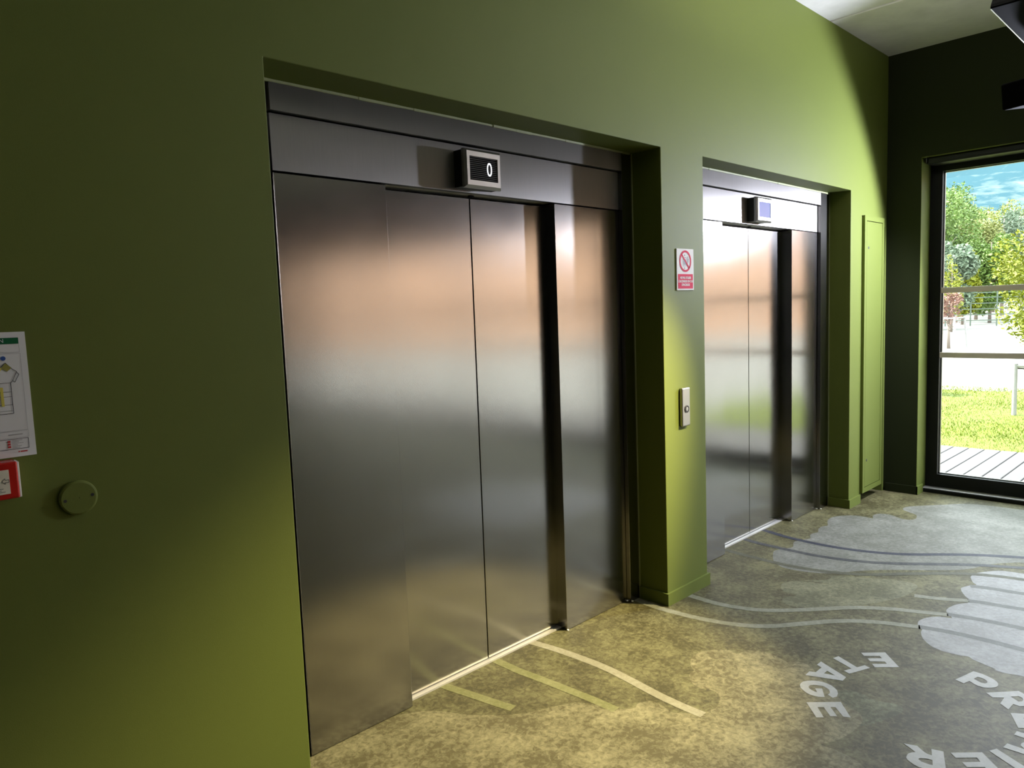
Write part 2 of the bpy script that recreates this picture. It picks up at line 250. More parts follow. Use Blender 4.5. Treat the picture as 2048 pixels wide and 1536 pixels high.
def add_lathe(bm, o, axis, prof, n=32):
    """prof: (radius, offset along axis) pairs"""
    o = Vector(o); q = Vector(axis).to_track_quat('Z', 'Y'); rings = []
    for r, h in prof:
        if r < 1e-6: rings.append([bm.verts.new(o + q @ Vector((0, 0, h)))])
        else: rings.append([bm.verts.new(o + q @ Vector((r*math.cos(2*math.pi*i/n), r*math.sin(2*math.pi*i/n), h))) for i in range(n)])
    for a, b in zip(rings, rings[1:]):
        for i in range(n):
            j = (i+1) % n
            if len(a) == 1: bm.faces.new((a[0], b[i], b[j]))
            elif len(b) == 1: bm.faces.new((a[i], a[j], b[0]))
            else: bm.faces.new((a[i], a[j], b[j], b[i]))
def xz(bm, x0, x1, z0, z1, y):
    bm.faces.new([bm.verts.new(p) for p in ((x0, y, z0), (x1, y, z0), (x1, y, z1), (x0, y, z1))])
def poly_flat(bm, loops, z):
    """horizontal polygon with optional holes, as tessellated faces at height z"""
    pts = [Vector((p[0], p[1], 0)) for l in loops for p in l]
    tris = tessellate_polygon([[Vector((p[0], p[1], 0)) for p in l] for l in loops])
    vs = [bm.verts.new((p.x, p.y, z)) for p in pts]
    for t in tris:
        try:
            f = bm.faces.new([vs[i] for i in t])
            f.normal_update()
            if f.normal.z < 0: f.normal_flip()
        except ValueError: pass
def smooth_loop(pts, k=4, closed=True):
    out = []; n = len(pts)
    rng = range(n) if closed else range(n-1)
    for i in rng:
        g = lambda j: Vector((*pts[j % n], 0)) if closed else Vector((*pts[max(0, min(n-1, j))], 0))
        p0, p1, p2, p3 = g(i-1), g(i), g(i+1), g(i+2)
        for s in range(k):
            t = s/k
            out.append(0.5*((2*p1)+(p2-p0)*t+(2*p0-5*p1+4*p2-p3)*t*t+(3*p1-p0-3*p2+p3)*t**3))
    if not closed: out.append(Vector((*pts[-1], 0)))
    return [(v.x, v.y) for v in out]
def text_obj(name, s, size, m, parent, loc, rot, align='CENTER', xscale=1.0, bold=0.0):
    cu = bpy.data.curves.new(name, 'FONT'); cu.body = s; cu.size = size; cu.align_x = align; cu.align_y = 'CENTER'; cu.offset = bold; cu.resolution_u = 4
    tmp = bpy.data.objects.new(name, cu); COL.objects.link(tmp)
    dg = bpy.context.evaluated_depsgraph_get(); dg.update()
    me = bpy.data.meshes.new_from_object(tmp.evaluated_get(dg))
    bpy.data.objects.remove(tmp); bpy.data.curves.remove(cu)
    me.transform(Matrix.Translation(loc) @ rot @ Matrix.Scale(xscale, 4, (1, 0, 0)))
    me.materials.clear()
    return link(name, me, m, parent)
FACE = Matrix.Rotation(R(90), 4, 'X')     # text facing -y (out of the lift wall)

# ------------------------------------------------------------------ measures (metres; lift wall is y = 0, room is y < 0)
A0, A1, B0, B1, T = 1.097, 3.199, 3.598, 5.642, 2.389
XC, HC, XG = 6.372, 3.486, 6.593
XL, YB = -4.2, -12.5
HB, EB = 0.067, 0.012
NI0, NI1, NIT = 5.885, 6.345, 2.16       # riser niche behind the access panel

# ------------------------------------------------------------------ structure: lift wall with two lift openings and a riser niche
def lift_wall():
    bm = bmesh.new()
    xs = [XL, A0, A1, B0, B1, NI0, NI1, XC + 0.3]
    zs = [0, NIT, T, HC]
    holes = {(1, 0), (1, 1), (3, 0), (3, 1), (5, 0)}
    grid = {}
    def v(x, y, z):
        k = (round(x, 4), round(y, 4), round(z, 4))
        if k not in grid: grid[k] = bm.verts.new(k)
        return grid[k]
    def quad(*p): bm.faces.new([v(*q) for q in p])
    for i in range(len(xs)-1):
        for j in range(len(zs)-1):
            if (i, j) in holes: continue
            quad((xs[i], 0, zs[j]), (xs[i+1], 0, zs[j]), (xs[i+1], 0, zs[j+1]), (xs[i], 0, zs[j+1]))
    def reveal(x0, x1, zt, zcuts, d):
        for a, b in zip(zcuts, zcuts[1:]):
            quad((x0, 0, a), (x0, 0, b), (x0, d, b), (x0, d, a))
            quad((x1, 0, a), (x1, d, a), (x1, d, b), (x1, 0, b))
        quad((x0, 0, zt), (x1, 0, zt), (x1, d, zt), (x0, d, zt))
    reveal(A0, A1, T, [0, NIT, T], 0.42); reveal(B0, B1, T, [0, NIT, T], 0.42); reveal(NI0, NI1, NIT, [0, NIT], 0.42)
    xz(bm, NI0, NI1, 0, NIT, 0.42)
    add_box(bm, XL, XC + 0.3, 0.43, 0.60, 0, HC)
    o = finish('wall_front', bm, 'green_paint')
    bv = o.modifiers.new('edge', 'BEVEL'); bv.width = 0.003; bv.segments = 2; bv.limit_method = 'ANGLE'; bv.angle_limit = R(40)
    return struct(o)
wall_front = lift_wall()

# window wall: solid pier next to the corner, lintel, then three glazed bays, then solid wall
W0, TW, YW = -0.251, 2.667, -9.70
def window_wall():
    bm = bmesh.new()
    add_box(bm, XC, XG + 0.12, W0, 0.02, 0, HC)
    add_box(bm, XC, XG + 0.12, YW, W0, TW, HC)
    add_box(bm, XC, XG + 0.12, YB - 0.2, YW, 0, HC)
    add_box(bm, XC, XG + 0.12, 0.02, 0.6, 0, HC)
    return struct(finish('wall_right', bm, 'shaded_green_paint'))
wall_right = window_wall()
struct(box('trim_reveal', (XC, XG - 0.006, W0 - 0.003, W0 + 0.001, 0, TW), 'green_paint'))
struct(box('trim_lintel', (XC, XG - 0.006, YW, W0 - 0.003, TW - 0.003, TW + 0.001), 'green_paint'))
struct(box('wall_left', (XL - 0.2, XL, YB, 0.6, 0, HC + 0.1), 'charcoal_paint'))
struct(box('wall_back', (XL - 0.2, XG + 0.12, YB - 0.2, YB, 0, HC), 'charcoal_paint'))

# ceiling: precast concrete slabs, each a part, with open dark joints
ceiling = struct(box('ceiling', (XL - 0.2, XG + 0.12, YB - 0.2, 0.6, HC + 0.07, HC + 0.25), 'dark_gap'))
proto = None
for k in range(-7, 2):
    x0 = 5.265 + k*1.2 + 0.013; x1 = min(x0 + 1.174, XC + 0.005) if k >= 0 else x0 + 1.174
    if x0 > XC: continue
    x0 = max(x0, XL)
    if x1 <= x0: continue
    box('concrete_slab', (x0, x1, YB, 0.40, HC, HC + 0.08), 'concrete', ceiling, bev=0.004, seg=1)

# floor with its printed pattern
fb = bmesh.new(); add_box(fb, XL - 0.2, XG - 0.09, YB - 0.2, 0.6, -0.1, 0.0)
floor = struct(finish('floor', fb, 'floor_olive'))
def clipx(p): return [(min(x, 6.35), y) for x, y in p]
SH = [('near_blob', 'pale_shape', 'floor_near_pale', 0.0004), ('inner_blob', 'pale_shape', 'floor_inner', 0.0003), ('mid_blob', 'pale_shape', 'floor_mid_pale', 0.0003),
      ('far_blob', 'pale_shape', 'floor_far_pale', 0.0003), ('right_blob', 'pale_shape', 'floor_right_pale', 0.0006)]
for key, nm, m, z in SH:
    bm = bmesh.new(); poly_flat(bm, [clipx(smooth_loop(SHAPES[key]))], z)
    finish_o = bpy.data.meshes.new(nm); bm.to_mesh(finish_o); bm.free(); link(nm, finish_o, m, floor)
ST = dict(S1='stripe_beige', S2='stripe_olive', S3='stripe_olive', L1='stripe_pale', L1b='stripe_grey', L2='stripe_pale', L2b='stripe_grey', D1='stripe_navy',
          D2='stripe_slate', D3='stripe_moss', D4='stripe_grey', D5='stripe_grey', L3='stripe_pale')
for key, m in ST.items():
    c = smooth_loop(STRIPES[key], 6, closed=False); w = 0.0225
    L, Rr = [], []
    for i, p in enumerate(c):
        a, b = c[max(0, i-1)], c[min(len(c)-1, i+1)]
        d = Vector((b[0]-a[0], b[1]-a[1])).normalized(); n = Vector((-d.y, d.x))*w
        L.append((p[0]+n.x, p[1]+n.y)); Rr.append((p[0]-n.x, p[1]-n.y))
    bm = bmesh.new(); z = 0.0009
    lv = [bm.verts.new((x, y, z)) for x, y in L]; rv = [bm.verts.new((x, y, z)) for x, y in Rr]
    for i in range(len(c)-1):
        f = bm.faces.new((lv[i], rv[i], rv[i+1], lv[i+1])); f.normal_update()
        if f.normal.z < 0: f.normal_flip()
    me = bpy.data.meshes.new('curved_stripe'); bm.to_mesh(me); bm.free(); link('curved_stripe', me, m, floor)
for key, (outer, hole) in LETTERS.items():
    bm = bmesh.new(); poly_flat(bm, [outer] + ([hole] if hole else []), 0.0012)
    me = bpy.data.meshes.new('letter'); bm.to_mesh(me); bm.free(); link('letter', me, 'floor_letter', floor)

# baseboards
def skirting(name, pts, m='green_paint'):
    """pts: plan polyline of the wall face; board stands on its left-hand side by EB"""
    bm = bmesh.new(); P = [Vector((*p, 0)) for p in pts]; off = []
    for i, p in enumerate(P):
        ns = []
        for a, b in ((i-1, i), (i, i+1)):
            if a >= 0 and b < len(P):
                d = (P[b]-P[a]).normalized(); ns.append(Vector((-d.y, d.x, 0)))
        off.append(p + (sum(ns, Vector())*EB if len(ns) == 2 else ns[0]*EB))
    lo, hi = 0.0, HB
    for i in range(len(P)-1):
        a, b, c, d = P[i], P[i+1], off[i+1], off[i]
        q = lambda p, z: bm.verts.new((p.x, p.y, z))
        bm.faces.new((q(d, lo), q(c, lo), q(c, hi), q(d, hi)))
        bm.faces.new((q(d, hi), q(c, hi), q(b, hi), q(a, hi)))
    for i in (0, len(P)-1):
        bm.faces.new([bm.verts.new(p) for p in ((P[i].x, P[i].y, lo), (off[i].x, off[i].y, lo), (off[i].x, off[i].y, hi), (P[i].x, P[i].y, hi))])
    bmesh.ops.remove_doubles(bm, verts=bm.verts, dist=1e-5)
    return struct(finish(name, bm, m))
def rev(p): return p[::-1]
skirting('baseboard_front', rev([(A1, 0.17), (A1, 0), (B0, 0), (B0, 0.15)]))
skirting('baseboard_front', rev([(B1, 0.15), (B1, 0), (5.848, 0)]))
skirting('baseboard_front', rev([(XL, 0), (A0, 0), (A0, 0.17)]))
skirting('baseboard_right', rev([(XC, -0.02), (XC, W0 - EB)]), 'shaded_green_paint')
skirting('baseboard_right', rev([(XC - EB, W0 - 0.003), (XG - 0.10, W0 - 0.003)]))

# ------------------------------------------------------------------ window bays
def window_bay(n, y0, y1):
    """y0 < y1; black aluminium frame, glass, two guard bars"""
    root = bpy.data.objects.new('window_%d' % n, None); COL.objects.link(root); root.location = (XG, (y0+y1)/2, 0.03); struct(root)
    zb, zt, f = 0.062, 2.655, 0.085
    bm = bmesh.new(); X0, X1 = XG - 0.004, XG + 0.07
    add_box(bm, X0, X1, y0, y0+f, zb, zt); add_box(bm, X0, X1, y1-f, y1, zb, zt)
    add_box(bm, X0, X1, y0+f, y1-f, zb, zb+0.078); add_box(bm, X0, X1, y0+f, y1-f, zt-f, zt)
    fr = finish('frame', bm, 'black_metal', root)
    bm = bmesh.new(); g = 0.008                                   # thin bright glazing bead
    for a in (y0+f, y1-f-g): add_box(bm, X1-0.03, X1-0.012, a, a+g, zb+0.078, zt-f)
    for a in (zb+0.078, zt-f-g): add_box(bm, X1-0.03, X1-0.012, y0+f, y1-f, a, a+g)
    finish('glazing_bead', bm, 'alu', fr)
    box('pane', (X0+0.030, X0+0.036, y0+f-0.01, y1-f+0.01, zb+0.07, zt-f+0.01), 'pane_glass', root)
    for z in (1.615, 1.097):
        box('guard_bar', (X0+0.004, X0+0.026, y0+f-0.006, y1-f+0.006, z, z+0.043), 'bar_alu', root, bev=0.003)
    return root
window_bay(1, -2.47, W0 - 0.004)
window_bay(2, -4.87, -2.53)
window_bay(3, -7.27, -4.93)
window_bay(4, YW + 0.02, -7.33)
for y in (-2.50, -4.90, -7.30):
    struct(box('trim_mullion', (XG - 0.01, XG + 0.09, y - 0.03, y + 0.03, 0.03, TW), 'black_metal'))
struct(box('trim_threshold', (XG - 0.075, XG + 0.11, YW, W0 - 0.001, 0.0, 0.032), 'sill_alu', bev=0.003))
struct(box('trim_threshold_edge', (XG - 0.094, XG - 0.075, YW, W0 - 0.014, -0.005, 0.028), 'black_metal'))
struct(box('trim_frame_base', (XG + 0.004, XG + 0.07, YW, W0 - 0.004, 0.032, 0.062), 'black_metal'))

# roller blind cassette tucked under the lintel
bc = thing('blind_cassette', 'black roller blind cassette tucked under the window lintel', 'blind', (6.48, -3.7, 2.63))
box('cassette_body', (6.405, 6.565, YW + 0.05, W0 - 0.03, 2.612, 2.664), 'black_metal', bc, bev=0.012, seg=3)
box('end_cap', (6.400, 6.570, W0 - 0.030, W0 - 0.018, 2.618, 2.664), 'black_plastic', bc, bev=0.004)

# ------------------------------------------------------------------ lift entrances
def lift(n, x0, x1, jl, jr, kr, Rp, r, label, digit):
    cx = (jl+jr)/2
    t = thing('elevator_entrance', label, 'elevator', (cx, Rp, 0), 'elevator entrances in the green wall')
    s, cas, hd, bz = 0.025, 0.088, 2.097, 2.290
    kl = x0 + cas
    # outer casing: proud U-shaped surround
    box('casing_side', (x0 + 0.004, kl, Rp - s, Rp + 0.02, 0, T - 0.004), 'brushed_steel', t, bev=0.001, seg=1)
    box('casing_side', (kr, x1 - 0.003, Rp - s, Rp + 0.02, 0, T - 0.004), 'brushed_steel', t, bev=0.001, seg=1)
    box('casing_head', (kl + 0.015, kr, Rp - s, Rp + 0.02, bz, T - 0.004), 'brushed_header', t)
    box('header_panel', (kl + 0.022, kr, Rp, Rp + 0.03, hd, bz - 0.004), 'brushed_header', t)
    box('jamb_panel', (kl + 0.022, jl, Rp, Rp + r + 0.06, 0.002, hd - 0.006), 'brushed_steel', t, bev=0.0022, seg=1)
    box('jamb_panel', (jr, kr - 0.002, Rp, Rp + r + 0.06, 0.002, hd - 0.006), 'brushed_steel', t, bev=0.0012, seg=1)
    box('backing', (x0 + 0.01, x1 - 0.01, Rp + r + 0.07, Rp + r + 0.10, 0, T - 0.01), 'dark_gap', t)
    box('door_track', (jl, jr, Rp + 0.030, Rp + r + 0.05, hd - 0.0, hd + 0.02), 'sill_alu', t)
    mid = (jl+jr)/2
    box('door_leaf', (jl - 0.02, mid - 0.0025, Rp + r, Rp + r + 0.035, 0.012, hd - 0.012), 'brushed_steel', t, bev=0.0015, seg=1)
    box('door_leaf', (mid + 0.0025, jr + 0.02, Rp + r, Rp + r + 0.035, 0.012, hd - 0.012), 'brushed_steel', t, bev=0.0015, seg=1)
    box('door_sill', (jl, jr, Rp + r - 0.022, Rp + r + 0.05, -0.005, 0.008), 'sill_alu', t)
    bm = bmesh.new()
    add_box(bm, mid - 0.012, mid + 0.012, Rp + r - 0.016, Rp + r - 0.004, hd - 0.008, hd - 0.001)
    finish('track_stop', bm, 'dark_gap', t)
    # paint-and-sealant bead along the top of the casing, and at the feet
    bm = bmesh.new()
    rnd = random.Random(n); x = x0 + 0.02
    while x < x1 - 0.05:
        l = rnd.uniform(0.05, 0.25); h = rnd.uniform(0.003, 0.006)
        add_box(bm, x, min(x+l, x1-0.02), Rp - s - h, Rp - s + 0.004, T - 0.006 - h, T - 0.001); x += l
    add_box(bm, x1 - 0.007, x1 - 0.001, Rp - s - 0.004, Rp - s + 0.004, 0.0, T - 0.004)
    finish('sealant_bead', bm, 'caulk', t)
    for fx, fy in ((kr - 0.004, Rp - 0.004), (kr + 0.01, Rp - s - 0.004), (jr, Rp - 0.004)):
        bm = bmesh.new(); bmesh.ops.create_icosphere(bm, subdivisions=2, radius=0.006, matrix=Matrix.Translation((fx, fy, 0.003)) @ Matrix.Diagonal((1.2, 1, 0.8, 1)))
        finish('sealant_dab', bm, 'caulk_white', t, smooth=True)
    # display box on the header
    dx = {1: 2.010, 2: 4.427}[n]; w, z0, z1 = 0.205, 2.106, 2.262; yf = Rp - 0.070
    d = finish('display', (lambda b: (add_box(b, dx, dx+w, yf + 0.022, Rp, z0 + 0.004, z1 - 0.004), b)[1])(bmesh.new()), 'black_plastic', t)
    # face plate: bevelled rim with a window opening
    bm = bmesh.new(); X0, X1, Z0, Z1 = dx, dx + w, z0, z1; a, b_ = 0.024, 0.030
    ox = [(X0, Z0), (X1, Z0), (X1, Z1), (X0, Z1)]; c = 0.010
    fx_ = [(X0+c, Z0+c), (X1-c, Z0+c), (X1-c, Z1-c), (X0+c, Z1-c)]
    ix = [(X0+a, Z0+b_), (X1-a, Z0+b_), (X1-a, Z1-b_), (X0+a, Z1-b_)]
    ring = lambda q, y: [bm.verts.new((x, y, z)) for x, z in q]
    rs = [ring(ox, yf + 0.024), ring(ox, yf + 0.010), ring(fx_, yf), ring(ix, yf), ring(ix, yf + 0.005)]
    for p, q in zip(rs, rs[1:]):
        for i in range(4): bm.faces.new((p[i], p[(i+1) % 4], q[(i+1) % 4], q[i]))
    finish('face_plate', bm, 'alu', d)
    sc = box('screen', (X0 + a - 0.001, X1 - a + 0.001, yf + 0.004, yf + 0.010, Z0 + b_ - 0.001, Z1 - b_ + 0.001), 'screen_black' if n == 1 else 'screen_sky_tint', d)
    if n == 1:
        bm = bmesh.new(); z = Z0 + b_ + 0.006
        while z < Z1 - b_ - 0.003: add_box(bm, X0 + a, X1 - a, yf + 0.0028, yf + 0.0042, z, z + 0.0022); z += 0.0078
        finish('screen_ribs', bm, 'screen_rib', d)
        text_obj('digit', digit, 0.080, 'digit', d, (X0 + w*0.66, yf + 0.0022, (Z0+Z1)/2 - 0.001), FACE, xscale=0.82)
    return t
L1o = lift(1, A0, A1, 1.664, 2.617, 3.111, 0.203, 0.062, 'nearer brushed steel elevator entrance, wide closed doors, black display reading 0', '0')
L2o = lift(2, B0, B1, 4.117, 5.063, 5.488, 0.181, 0.080, 'farther brushed steel elevator entrance by the window, display tinted with a sky reflection above closed doors', '')

# ------------------------------------------------------------------ riser access panel
ap = thing('access_panel', 'tall narrow green riser access panel in the corner by the window', 'access panel', (6.06, 0, 0.08))
px0, px1, pz0, pz1 = 5.858, 6.262, 0.076, 2.221
bm = bmesh.new(); fw = 0.038
add_box(bm, px0, px0+fw, -0.022, 0.0, pz0, pz1); add_box(bm, px1-fw, px1, -0.022, 0.0, pz0, pz1)
add_box(bm, px0+fw, px1-fw, -0.022, 0.0, pz0, pz0+fw); add_box(bm, px0+fw, px1-fw, -0.022, 0.0, pz1-fw, pz1)
finish('panel_frame', bm, 'green_paint', ap)
dr = box('panel_door', (px0+fw+0.006, px1-fw-0.004, -0.021, 0.004, pz0+fw+0.005, pz1-fw-0.005), 'green_paint', ap, bev=0.001, seg=1)
box('rebate', (px0+0.01, px1-0.01, 0.0015, 0.006, pz0+0.01, pz1-0.01), 'dark_gap', ap)
for z in (1.980, 0.328):
    bm = bmesh.new(); add_lathe(bm, (5.937, -0.0215, z), (0, -1, 0), [(0.0, 0.0015), (0.009, 0.0015), (0.011, 0.0)], 16)
    finish('lock', bm, 'sign_black', dr)

# ------------------------------------------------------------------ prohibition sign
sg = thing('safety_sign', 'white and red no-elevator-in-fire sign on the pier between elevators', 'sign', (3.403, 0, 1.78))
box('plate', (3.322, 3.485, -0.006, 0.0, 1.672, 1.889), 'white_plate', sg, bev=0.001, seg=1)
yS = -0.0068
cxs, czs = 3.4035, 1.8245
def disc_ring(bm, cx, cz, r0, r1, y, n=48):
    A = [bm.verts.new((cx + r0*math.cos(2*math.pi*i/n), y, cz + r0*math.sin(2*math.pi*i/n))) for i in range(n)]
    B = [bm.verts.new((cx + r1*math.cos(2*math.pi*i/n), y, cz + r1*math.sin(2*math.pi*i/n))) for i in range(n)]
    for i in range(n): bm.faces.new((A[i], A[(i+1) % n], B[(i+1) % n], B[i]))
def stroke(bm, p, q, w, y):
    p, q = Vector((p[0], 0, p[1])), Vector((q[0], 0, q[1])); d = (q-p).normalized(); n = Vector((-d.z, 0, d.x))*w/2
    bm.faces.new([bm.verts.new((v.x, y, v.z)) for v in (p+n, q+n, q-n, p-n)])
bm = bmesh.new()
disc_ring(bm, cxs, czs, 0.046, 0.0565, yS - 0.0004)
k = 0.051*0.7071; stroke(bm, (cxs-k, czs+k), (cxs+k, czs-k), 0.0095, yS - 0.0004)
finish('prohibition_ring', bm, 'sign_red', sg)
bm = bmesh.new()                                                 # lift car with arrows, and flames beside it
for a, b in (((-0.022, -0.025), (-0.022, 0.018)), ((-0.022, 0.018), (0.008, 0.018)), ((0.008, 0.018), (0.008, -0.025)), ((-0.022, -0.025), (0.008, -0.025)),
             ((-0.007, 0.024), (-0.007, 0.034)), ((-0.007, -0.030), (-0.007, -0.040)),
             ((-0.012, 0.028), (-0.007, 0.035)), ((-0.002, 0.028), (-0.007, 0.035)), ((-0.012, -0.034), (-0.007, -0.041)), ((-0.002, -0.034), (-0.007, -0.041))):
    stroke(bm, (cxs+a[0], czs+a[1]), (cxs+b[0], czs+b[1]), 0.0022, yS)
for dx_ in (-0.016, -0.006, 0.003):
    add_lathe(bm, (cxs + dx_, yS + 0.0001, czs + 0.006), (0, -1, 0), [(0, 0.0001), (0.0026, 0.0001)], 10)
    bm.faces.new([bm.verts.new((cxs+dx_+a, yS, czs+b)) for a, b in ((-0.0034, 0.002), (0.0034, 0.002), (0.0026, -0.02), (-0.0026, -0.02))])
for dx_, dz_, h in ((0.016, -0.018, 0.022), (0.024, -0.012, 0.024), (0.030, -0.004, 0.018), (0.018, 0.006, 0.018), (0.027, 0.012, 0.014)):
    pts = [(0.5, 0), (0.9, 0.3), (0.55, 0.55), (0.75, 1.0), (0.1, 0.75), (0.2, 0.45), (-0.1, 0.3), (0.1, 0.05)]
    q = [(cxs+dx_+(a-0.4)*h*0.36, czs+dz_+b*h) for a, b in pts]
    for i in range(len(q)-1): stroke(bm, q[i], q[i+1], 0.0015, yS)
finish('pictogram', bm, 'sign_black', sg)
box('red_panel', (3.333, 3.475, yS, -0.0055, 1.681, 1.757), 'sign_red', sg)
for i, s in enumerate(('NE PAS UTILISER', "L'ASCENSEUR EN CAS", "D'INCENDIE")):
    text_obj('lettering', s, 0.0165, 'white_plate', sg, (3.404, yS - 0.0006, 1.737 - i*0.0185), FACE, xscale=0.86, bold=0.0006)

# ------------------------------------------------------------------ call panel
cp = thing('call_panel', 'small steel call button panel on the pier below the sign', 'call button', (3.385, 0, 1.05))
box('housing', (3.336, 3.412, -0.020, 0.0, 0.948, 1.155), 'alu', cp, bev=0.006, seg=3)
bm = bmesh.new(); add_lathe(bm, (3.376, -0.0202, 1.040), (0, -1, 0), [(0.020, 0.0), (0.020, 0.003), (0.0165, 0.0035), (0.0165, 0.001), (0.0, 0.0015)], 28)
b_ = finish('push_button', bm, 'sign_black', cp, smooth=False)
bm = bmesh.new(); add_lathe(bm, (3.376, -0.0218, 1.040), (0, -1, 0), [(0.0115, 0.0), (0.0115, 0.002), (0.0, 0.0026)], 24)
finish('button_cap', bm, 'alu', b_)
bm = bmesh.new()
for p, q in (((3.392, 1.018), (3.402, 1.018)), ((3.394, 1.013), (3.400, 1.013)), ((3.366, 0.985), (3.374, 0.998)), ((3.374, 0.998), (3.384, 0.985)), ((3.370, 0.978), (3.386, 0.978))):
    stroke(bm, p, q, 0.0018, -0.0206)
finish('engraving', bm, 'ink_grey', cp); bm = bmesh.new()
for i in range(7): stroke(bm, (3.364, 1.135 - i*0.006), (3.364 + (0.02, 0.012, 0.024, 0.016, 0.022, 0.01, 0.018)[i], 1.135 - i*0.006), 0.0009, -0.0206)
finish('engraved_lines', bm, 'ink_grey', cp)

# ------------------------------------------------------------------ painted round cover plate
cv = thing('cover_plate', 'round green blanking plate low on the left wall', 'cover plate', (0.493, 0, 1.148))
bm = bmesh.new(); add_lathe(bm, (0.493, 0, 1.148), (0, -1, 0), [(0.0455, 0.0), (0.0455, 0.006), (0.044, 0.0085), (0.040, 0.010), (0.0018, 0.010), (0.0, 0.008)], 56)
finish('plate', bm, 'green_paint', cv)
for dx_ in (-0.032, 0.032):
    bm = bmesh.new(); add_lathe(bm, (0.493 + dx_, -0.0101, 1.148 - dx_*-0.08), (0, -1, 0), [(0.0042, 0.0), (0.0042, 0.0004), (0.0, 0.0004)], 14)
    finish('screw_hole', bm, 'sign_black', cv)

# ------------------------------------------------------------------ evacuation plan
ep = thing('evacuation_plan', 'laminated white floor plan sheet with green header, at the left edge', 'notice', (0.3, 0, 1.43))
box('sheet', (0.195, 0.411, -0.0016, 0.0, 1.277, 1.587), 'paper', ep)
yE = -0.0022
bm = bmesh.new(); stroke(bm, (0.205, 1.5655), (0.396, 1.5655), 0.015, yE); hd_ = finish('header_bar', bm, 'header_green', ep)
text_obj('header_text', 'EVACUATION', 0.0135, 'paper', hd_, (0.3655, yE - 0.0004, 1.5655), FACE, align='RIGHT')
bm = bmesh.new()
def rect_lines(bm, x0, x1, z0, z1, w, y):
    for a, b in (((x0, z0), (x1, z0)), ((x1, z0), (x1, z1)), ((x1, z1), (x0, z1)), ((x0, z1), (x0, z0))): stroke(bm, a, b, w, y)
rect_lines(bm, 0.207, 0.396, 1.537, 1.5575, 0.0006, yE); rect_lines(bm, 0.207, 0.397, 1.343, 1.534, 0.0006, yE); rect_lines(bm, 0.207, 0.398, 1.325, 1.341, 0.0006, yE)
finish('ruled_border', bm, 'ink_grey', ep)
bm = bmesh.new()
def pl(pts, w=0.0013):
    for a, b in zip(pts, pts[1:]): stroke(bm, a, b, w, yE - 0.0002)
pl([(0.340, 1.512), (0.352, 1.500), (0.364, 1.512), (0.376, 1.497), (0.386, 1.489), (0.375, 1.466), (0.371, 1.462), (0.371, 1.386), (0.225, 1.386), (0.225, 1.500), (0.340, 1.512)])
pl([(0.386, 1.487), (0.390, 1.482), (0.380, 1.463), (0.376, 1.467)]); pl([(0.371, 1.440), (0.225, 1.440)], 0.0008); pl([(0.371, 1.428), (0.225, 1.428)], 0.0008); pl([(0.371, 1.408), (0.225, 1.408)], 0.0008)
pl([(0.371, 1.462), (0.340, 1.462)], 0.0008); pl([(0.371, 1.393), (0.225, 1.393)], 0.0006)
for x in (0.250, 0.280, 0.310, 0.340): pl([(x, 1.386), (x, 1.440)], 0.0008)
rect_lines(bm, 0.207, 0.396, 1.297, 1.322, 0.0012, yE)
finish('plan_lines', bm, 'ink', ep)
bm = bmesh.new(); bm.faces.new([bm.verts.new((x, yE - 0.0003, z)) for x, z in ((0.354, 1.499), (0.364, 1.511), (0.376, 1.499), (0.366, 1.490))]); finish('plan_room', bm, 'plan_olive', ep)
bm = bmesh.new(); bm.faces.new([bm.verts.new((x, yE - 0.0003, z)) for x, z in ((0.348, 1.405), (0.354, 1.405), (0.354, 1.452), (0.348, 1.452))])
finish('plan_corridor', bm, 'plan_yellow', ep); bm = bmesh.new(); bm.faces.new([bm.verts.new((x, yE - 0.0003, z)) for x, z in ((0.336, 1.480), (0.341, 1.476), (0.356, 1.498), (0.352, 1.501))]); finish('plan_corridor', bm, 'plan_yellow', ep)
bm = bmesh.new(); add_lathe(bm, (0.3605, yE, 1.523), (0, -1, 0), [(0, 0.0003), (0.0055, 0.0003)], 20); finish('plan_marker', bm, 'plan_blue', ep)
bm = bmesh.new()
for i in range(3): stroke(bm, (0.352, 1.3165 - i*0.0065), (0.358, 1.3165 - i*0.0065), 0.005, yE - 0.0002)
finish('legend_icon', bm, 'ink_red', ep)
bm = bmesh.new()
for i in range(6): stroke(bm, (0.361, 1.3185 - i*0.0036), (0.361 + (0.022, 0.015, 0.024, 0.012, 0.020, 0.017)[i], 1.3185 - i*0.0036), 0.0012, yE - 0.0002)
stroke(bm, (0.355, 1.333), (0.385, 1.333), 0.0022, yE - 0.0002)
finish('legend_lines', bm, 'ink_grey', ep)
bm = bmesh.new(); bm.faces.new([bm.verts.new((x, yE - 0.0003, z)) for x, z in ((0.372, 1.288), (0.376, 1.288), (0.374, 1.2925))]); stroke(bm, (0.377, 1.2895), (0.392, 1.2895), 0.003, yE - 0.0002)
finish('red_mark', bm, 'ink_red', ep)

